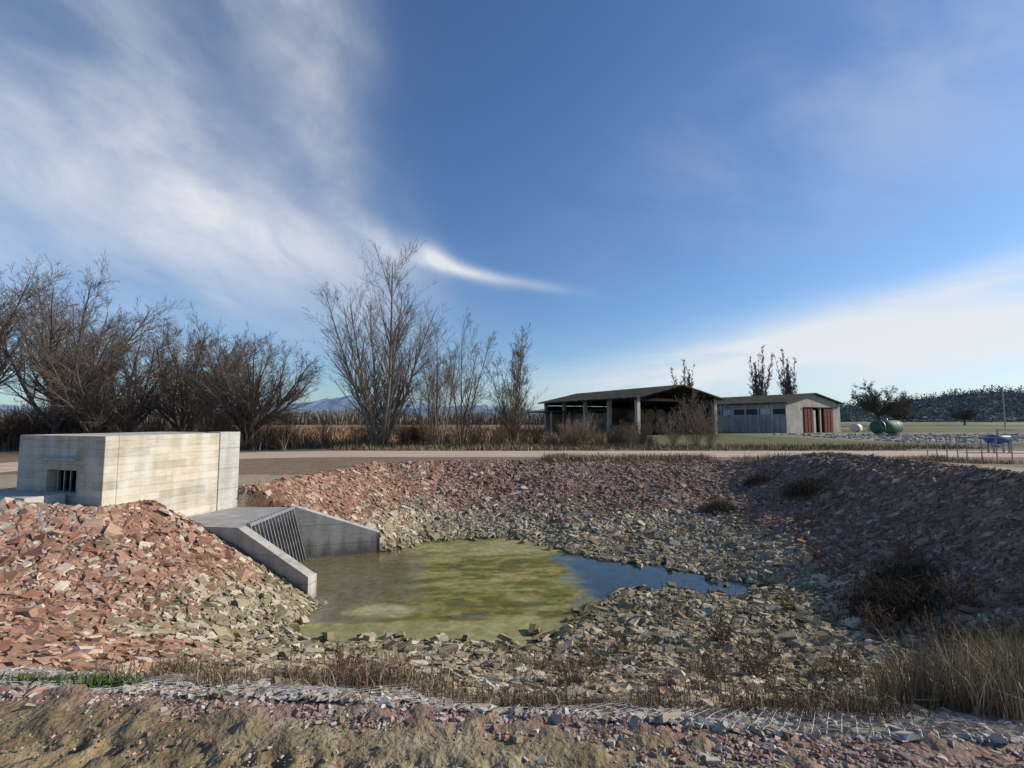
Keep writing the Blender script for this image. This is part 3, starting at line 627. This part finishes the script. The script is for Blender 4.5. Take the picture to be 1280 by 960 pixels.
# ---------------------------------------------------------------- wire mesh strip
P0=[];P1=[]
for sgn in(1,-1):
    for x0 in np.arange(-8,8.5,.08):
        t=np.linspace(0,1,11);u=x0+sgn*.5*t;v=2.95-.1*u+.8*t-.08
        zz=H(u,v)+.02+.025*(fbm(u*3,v*3,2,66));p=np.column_stack([u,v,zz]);P0.append(p[:-1]);P1.append(p[1:])
P0=np.concatenate(P0);P1=np.concatenate(P1);V,F=prisms(P0,P1,np.full(len(P0),.0014),np.full(len(P0),.0014),3)
mk_mesh('gabion_wire_mesh',V,F,M_wire)

# ---------------------------------------------------------------- barns
def gable_roof(pref,par,W,Lh,he,hr,over,mat_t,th=.14,corr=True):
    n=60
    for side,(xa,xb) in enumerate(((-over,W/2),(W+over,W/2))):
        ys_=np.linspace(-over,Lh+over,n*4 if corr else 3);v=[];sl=(hr-he)/(W/2)
        za=he-sl*over
        for i,yv in enumerate(ys_):
            c=.03*math.sin(yv*2*math.pi/.35*1.0) if corr else 0
            v+=[(xa,yv,za+th+c),(xb,yv,hr+th+c),(xb,yv,hr),(xa,yv,za)]
        f=[(0,1,2,3)];k=len(ys_)
        for i in range(k-1):
            for j in range(4):f.append((4*i+j,4*(i+1)+j,4*(i+1)+(j+1)%4,4*i+(j+1)%4))
        f.append((4*k-1,4*k-2,4*k-3,4*k-4))
        pymesh('%s_slope_%d'%(pref,side),v,f,mat_t,par)
rz=math.atan2(.447,.894)
sh=empty('open_hay_barn',(13.3,51,0),rz);W_,L_=12.0,19.5
gable_roof('roof',sh,W_,L_,4.15,5.5,.7,M_roof)
for yy_ in np.linspace(.2,L_-.2,5):
    for xx_ in(.2,W_-.2):box('column_%d_%d'%(xx_,yy_*10),xx_-.2,xx_+.2,yy_-.2,yy_+.2,-.2,4.1,M_conc2 if yy_<1 and xx_<1 else M_panel,sh)
    if yy_<1:continue
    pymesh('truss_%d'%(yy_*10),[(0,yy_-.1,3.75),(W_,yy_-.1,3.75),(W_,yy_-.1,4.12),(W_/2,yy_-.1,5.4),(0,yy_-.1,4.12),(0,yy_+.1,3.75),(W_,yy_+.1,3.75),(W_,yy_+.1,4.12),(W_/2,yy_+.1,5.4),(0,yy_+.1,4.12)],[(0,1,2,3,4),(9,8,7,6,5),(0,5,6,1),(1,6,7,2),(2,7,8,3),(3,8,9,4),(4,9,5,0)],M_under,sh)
def bar(nm,a,b_,w_,par,mat):
    a=np.array(a,float);b_=np.array(b_,float);up_=np.array([0,0,w_/2]);yv=np.array([0,w_/2,0])
    hexa(nm,[a-up_-yv,b_-up_-yv,b_-up_+yv,a-up_+yv],[a+up_-yv,b_+up_-yv,b_+up_+yv,a+up_+yv],mat,par)
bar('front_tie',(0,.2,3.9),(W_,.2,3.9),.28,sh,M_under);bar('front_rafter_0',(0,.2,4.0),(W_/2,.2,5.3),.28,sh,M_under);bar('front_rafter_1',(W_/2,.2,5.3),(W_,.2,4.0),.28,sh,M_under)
for f_ in(.25,.5,.75):
    hh_=4+1.3*(1-abs(f_-.5)*2);box('front_strut_%d'%(f_*100),W_*f_-.08,W_*f_+.08,.1,.3,4.04,hh_-.1,M_under,sh)
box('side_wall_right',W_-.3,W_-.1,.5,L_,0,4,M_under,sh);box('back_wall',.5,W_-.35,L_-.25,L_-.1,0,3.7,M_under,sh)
box('infill_wall',.1,.25,5.3,L_-.5,0,2.5,M_straww,sh)
box('infill_wall_low',.1,.25,.5,5.0,0,1.1,M_straww,sh)
for i in range(4):
    for j in range(2):
        for kx in range(3):
            c=(2.2+kx*1.6+.2*j,3+i*3.8,.78+j*1.42);cyl('hay_bale_%d%d%d'%(i,j,kx),(c[0],c[1]-.6,c[2]),(c[0],c[1]+.6,c[2]),.76,M_hay,sh,24)
box('hay_stack',3.2,8.6,8,17,0,3.2,M_hay,sh,.2)
box('lean_to_roof',-3.4,-.3,12,18.5,2.7,2.85,M_roof,sh)
for a in(-3.2,-.5):
    for b_ in(12.3,18.2):box('lean_post_%d_%d'%(a*10,b_),a-.08,a+.08,b_-.08,b_+.08,0,2.7,M_conc2,sh)

bn=empty('livestock_barn',(35.4,62,0),rz);W_,L_=11.7,22
gable_roof('roof',bn,W_,L_,3.97,5.2,.45,M_roof)
box('side_wall_lower',0,.2,0,L_,-.2,2.45,M_panel,bn);box('side_wall_upper',0.0,.2,0,L_,3.15,3.95,M_panel,bn)
box('window_strip',.08,.12,.2,L_-.2,2.45,3.15,M_glass,bn)
for i in range(12):
    y0=i*2.0;box('pilaster_%d'%i,-.07,.22,y0-.12 if i else .0,y0+.12,-.2,3.96,M_conc2,bn)
    if i%3==1:box('shutter_%d'%i,.02,.07,y0+.25,y0+1.75,2.452,3.148,M_white,bn)
    box('panel_joint_%d'%i,-.01,.0-.003,y0+.9,y0+.94,-.2,2.44,M_under,bn)
box('far_side_wall',W_-.2,W_,0,L_,-.2,3.95,M_panel,bn);box('back_wall',.2,W_-.2,L_-.2,L_,-.2,3.9,M_panel,bn)
v=[(.2,.0,3.35),(W_-.2,.0,3.35),(W_-.2,.0,3.97),(W_/2,.0,5.15),(.2,.0,3.97)];v2=[(a,.2,c) for a,b_,c in v]
pymesh('gable_top',v+v2,[(0,1,2,3,4),(9,8,7,6,5),(0,5,6,1),(1,6,7,2),(2,7,8,3),(3,8,9,4),(4,9,5,0)],M_panel,bn)
box('gable_wall_left',.2,3.4,0,.2,-.2,3.35,M_panel,bn);box('gable_wall_right',W_-1.0,W_-.2,0,.2,-.2,3.35,M_panel,bn)
box('gable_post_mid',7.0,7.3,-.01,.19,-.2,3.349,M_pink,bn)
box('door_red_left',3.45,5.5,-.06,-.01,.02,3.3,M_red,bn,.01);box('door_red_right',7.75,9.9,-.06,-.01,.02,3.3,M_red,bn,.01)
for xa in(3.6,4.3,5.0,7.9,8.6,9.3):box('door_rib_%d'%(xa*10),xa,xa+.08,-.1,-.061,.05,3.25,M_red,bn)
box('door_rail',3.3,W_-.9,-.16,-.11,3.3,3.42,M_under,bn)
box('painted_barn_shade',.4,W_-.4,3,3.1,0,3.9,M_shade,bn)  # black sheet painting the barn's unlit inside behind the doorway
box('white_panel',5.55,6.0,-.05,.0,.0,3.0,M_conc2,bn)
box('gable_wall_mid',10.0,W_-1.003,0,.2,-.2,3.35,M_pink,bn)

tk=empty('green_fuel_tank',(39.6,52.5,0),math.radians(10))
cyl('tank_body',(0,0,.95),(2.8,0,.95),.72,M_green,tk,28);cyl('tank_end',(-.12,0,.95),(-.002,0,.95),.5,M_green,tk,28,.72)
cyl('tank_end_far',(2.802,0,.95),(2.92,0,.95),.72,M_white,tk,28,.5)
for a in(.5,2.3):box('cradle_%d'%(a*10),a-.15,a+.15,-.55,.55,-.05,.4,M_conc2,tk);cyl('strap_%d'%(a*10),(a-.04,0,.95),(a+.04,0,.95),.728,M_steel,tk,28)
cyl('filler_cap',(1.4,0,1.6),(1.4,0,1.85),.15,M_steel,tk)
for i,(a,b_) in enumerate(((50,70),(53,71))):
    e_=empty('wrapped_bale',(a,b_,0),i*.7+.4);cyl('wrap',(-.55,0,.55),(.55,0,.55),.55,M_white,e_,24);cyl('wrap_end',(.552,0,.55),(.59,0,.55),.53,M_white,e_,24,.45)
rl=empty('steel_railing',(18.9,20.1,0),math.radians(-8))
for i in range(7):cyl('post_%d'%i,(i*.55,0,-.1),(i*.55,0,1.0),.022,M_steel,rl,8)
for i,zv in enumerate((.35,.68,.98)):cyl('rail_%d'%i,(0,0,zv),(3.3,0,zv),.017,M_steel,rl,8)
for i in range(4):cyl('post_side_%d'%i,(0,.5+i*.6,-.1),(0,.5+i*.6,1.0),.022,M_steel,rl,8)
cyl('rail_side',(0,0,.98),(0,2.4,.98),.017,M_steel,rl,8)
bt=empty('blue_water_pump',(24.6,25,0),math.radians(-8))
cyl('pressure_tank',(0,0,.72),(1.0,0,.72),.2,M_blue,bt,20);cyl('tank_cap_left',(-.1,0,.72),(-.002,0,.72),.1,M_blue,bt,20,.2);cyl('tank_cap_right',(1.002,0,.72),(1.1,0,.72),.2,M_blue,bt,20,.1)
for a in(.15,.85):
    box('leg_front_%d'%(a*100),a-.03,a+.03,-.2,-.14,-.05,.6,M_steel,bt);box('leg_back_%d'%(a*100),a-.03,a+.03,.14,.2,-.05,.6,M_steel,bt)
box('base_frame',-.05,1.05,-.22,.22,.25,.3,M_steel,bt);cyl('riser_pipe',(.5,0,.9),(.5,0,1.25),.04,M_steel,bt,10);cyl('outlet_pipe',(.5,0,1.2),(1.4,0,1.2),.035,M_steel,bt,10);cyl('motor',(.2,0,.42),(.6,0,.42),.11,M_steel,bt,16)
for (a,b_,h_) in((86,84,7.5),(118,110,8)):
    up_=empty('utility_pole',(a,b_,0));cyl('pole',(0,0,-.2),(0,0,h_),.1,M_conc2,up_,8,.06);box('crossarm',-.7,.7,-.05,.05,h_-.6,h_-.5,M_steel,up_)

# ---------------------------------------------------------------- sky
SS=.13
w=bpy.data.worlds.new('World');sc.world=w;w.use_nodes=True;nt=w.node_tree;N=nt.nodes;L=nt.links
bg=N['Background'];bg.inputs['Strength'].default_value=SS
try:
    w.cycles.sampling_method='MANUAL';w.cycles.sample_map_resolution=256
except Exception as ex:print(ex)
sky=N.new('ShaderNodeTexSky');sky.sky_type='NISHITA';sky.sun_disc=False
sky.sun_elevation=math.radians(SUN_EL);sky.sun_rotation=math.radians(90-SUN_AZ)
sky.air_density=1.0;sky.dust_density=.5;sky.ozone_density=3.0
def M(op,*a):
    n=N.new('ShaderNodeMath');n.operation=op
    for i,v in enumerate(a):
        if isinstance(v,(int,float)):n.inputs[i].default_value=v
        else:L.new(v,n.inputs[i])
    return n.outputs[0]
tc=N.new('ShaderNodeTexCoord');nv=N.new('ShaderNodeVectorMath');nv.operation='NORMALIZE';L.new(tc.outputs['Generated'],nv.inputs[0])
sp=N.new('ShaderNodeSeparateXYZ');L.new(nv.outputs[0],sp.inputs[0])
az=M('MULTIPLY',M('ARCTAN2',sp.outputs[0],sp.outputs[1]),57.2958);el=M('MULTIPLY',M('ARCSINE',sp.outputs[2]),57.2958)
def noise(ax,ay,rot,scale,detail=6,rough=.6,dist=0,off=0):
    c,s=math.cos(math.radians(rot)),math.sin(math.radians(rot))
    u=M('ADD',M('MULTIPLY',az,c*ax),M('MULTIPLY',el,s*ax));v=M('ADD',M('MULTIPLY',az,-s*ay),M('MULTIPLY',el,c*ay))
    cb=N.new('ShaderNodeCombineXYZ');L.new(u,cb.inputs[0]);L.new(v,cb.inputs[1]);cb.inputs[2].default_value=off
    n=N.new('ShaderNodeTexNoise');n.inputs['Scale'].default_value=scale;n.inputs['Detail'].default_value=detail;n.inputs['Roughness'].default_value=rough;n.inputs['Distortion'].default_value=dist
    L.new(cb.outputs[0],n.inputs['Vector']);return n.outputs['Fac']
wA=M('MULTIPLY',M('SUBTRACT',noise(.05,.05,0,1,2,off=5),.5),12.0)
wB=M('MULTIPLY',M('SUBTRACT',noise(.05,.05,0,1,2,off=9),.5),9.0)
def blob(a0,e0,rot,sx,sy,amp,warp=1):
    c,s=math.cos(math.radians(rot)),math.sin(math.radians(rot))
    du=M('SUBTRACT',az,a0);dv=M('SUBTRACT',el,e0)
    if warp:du=M('ADD',du,M('MULTIPLY',wA,warp));dv=M('ADD',dv,M('MULTIPLY',wB,warp))
    a=M('DIVIDE',M('ADD',M('MULTIPLY',du,c),M('MULTIPLY',dv,s)),sx);b=M('DIVIDE',M('ADD',M('MULTIPLY',du,-s),M('MULTIPLY',dv,c)),sy)
    return M('MULTIPLY',M('EXPONENT',M('MULTIPLY',M('ADD',M('MULTIPLY',a,a),M('MULTIPLY',b,b)),-1)),amp)
def sm_(x,a,b):
    n=N.new('ShaderNodeMapRange');n.interpolation_type='SMOOTHSTEP';n.inputs[1].default_value=a;n.inputs[2].default_value=b;L.new(x,n.inputs[0]);return n.outputs[0]
n_w1=sm_(noise(.045,.085,-20,1,6,.55,.3),.3,.72)
n_w2=sm_(noise(.06,.05,-20,1,6,.55,.3,3),.3,.72)
n_f=sm_(noise(.1,.2,-25,1,5,.6,.5,13),.25,.75)
n_h=sm_(noise(.04,.22,4,1,6,.6,.4,7),.3,.7)
def add(*a):
    r=a[0]
    for k in a[1:]:r=M('ADD',r,k)
    return r
left=add(blob(-31,20,-20,18,6,.60),blob(-40,13,-8,22,6,.40),blob(-46,30,0,18,11,.32))
limb=add(blob(-23,33,-66,18,5.5,.38),blob(-30,44,-60,16,9,.22),blob(-15,19.5,-35,5,1.8,.4,.4))
streak=add(blob(-3.2,17.0,-10,8.0,.6,.6,.12),blob(-6.5,17.9,-20,4,.8,.5,.15),blob(-9.5,18.9,-28,2.4,1.3,.6,.25))
lowr=add(blob(45,7.5,2,24,3.6,1.2,.3),blob(20,5.6,4,14,2.6,.7,.3),blob(46,12.5,10,8,1.3,.6,.25),blob(30,3,0,40,2.6,.4,.2))
hz=blob(38,28,15,22,10,.26)
fine=M('ADD',M('MULTIPLY',n_f,.4),.8)
den=add(M('MULTIPLY',M('MULTIPLY',left,fine),M('ADD',M('MULTIPLY',n_w1,.95),.28)),M('MULTIPLY',M('MULTIPLY',limb,fine),M('ADD',M('MULTIPLY',n_w2,1.0),.2)),M('MULTIPLY',M('MULTIPLY',streak,fine),M('ADD',M('MULTIPLY',n_w1,.4),.6)),M('MULTIPLY',lowr,M('ADD',M('MULTIPLY',n_h,.7),.4)),M('MULTIPLY',hz,n_w1))
den=M('MINIMUM',M('MAXIMUM',den,0),.92)
tint=N.new('ShaderNodeVectorMath');tint.operation='MULTIPLY';tint.inputs[1].default_value=(.68,.86,1.04);L.new(sky.outputs[0],tint.inputs[0])
mxn=N.new('ShaderNodeMix');mxn.data_type='RGBA';L.new(den,mxn.inputs[0]);L.new(tint.outputs[0],mxn.inputs[6]);mxn.inputs[7].default_value=(.80/SS,.83/SS,.87/SS,1)
L.new(mxn.outputs[2],bg.inputs['Color'])
# ---------------------------------------------------------------- sun
sd=bpy.data.lights.new('sun','SUN');sd.energy=5.0;sd.angle=math.radians(.5);sd.color=(1,.93,.82)
so=bpy.data.objects.new('sun',sd);sc.collection.objects.link(so)
e_,a_=math.radians(SUN_EL),math.radians(SUN_AZ)
dv=Vector((math.cos(e_)*math.cos(a_),math.cos(e_)*math.sin(a_),math.sin(e_)))
so.rotation_euler=dv.to_track_quat('Z','Y').to_euler()
# ---------------------------------------------------------------- camera
cd=bpy.data.cameras.new('camera');cam=bpy.data.objects.new('camera',cd);sc.collection.objects.link(cam)
cd.sensor_width=36;cd.lens=36*600/1280;cd.clip_start=.05;cd.clip_end=20000
cam.location=(0,0,1.7);cam.rotation_euler=(math.radians(90+4.29),0,0);sc.camera=cam
sc.view_settings.view_transform='Standard';sc.view_settings.look='None';sc.view_settings.exposure=0
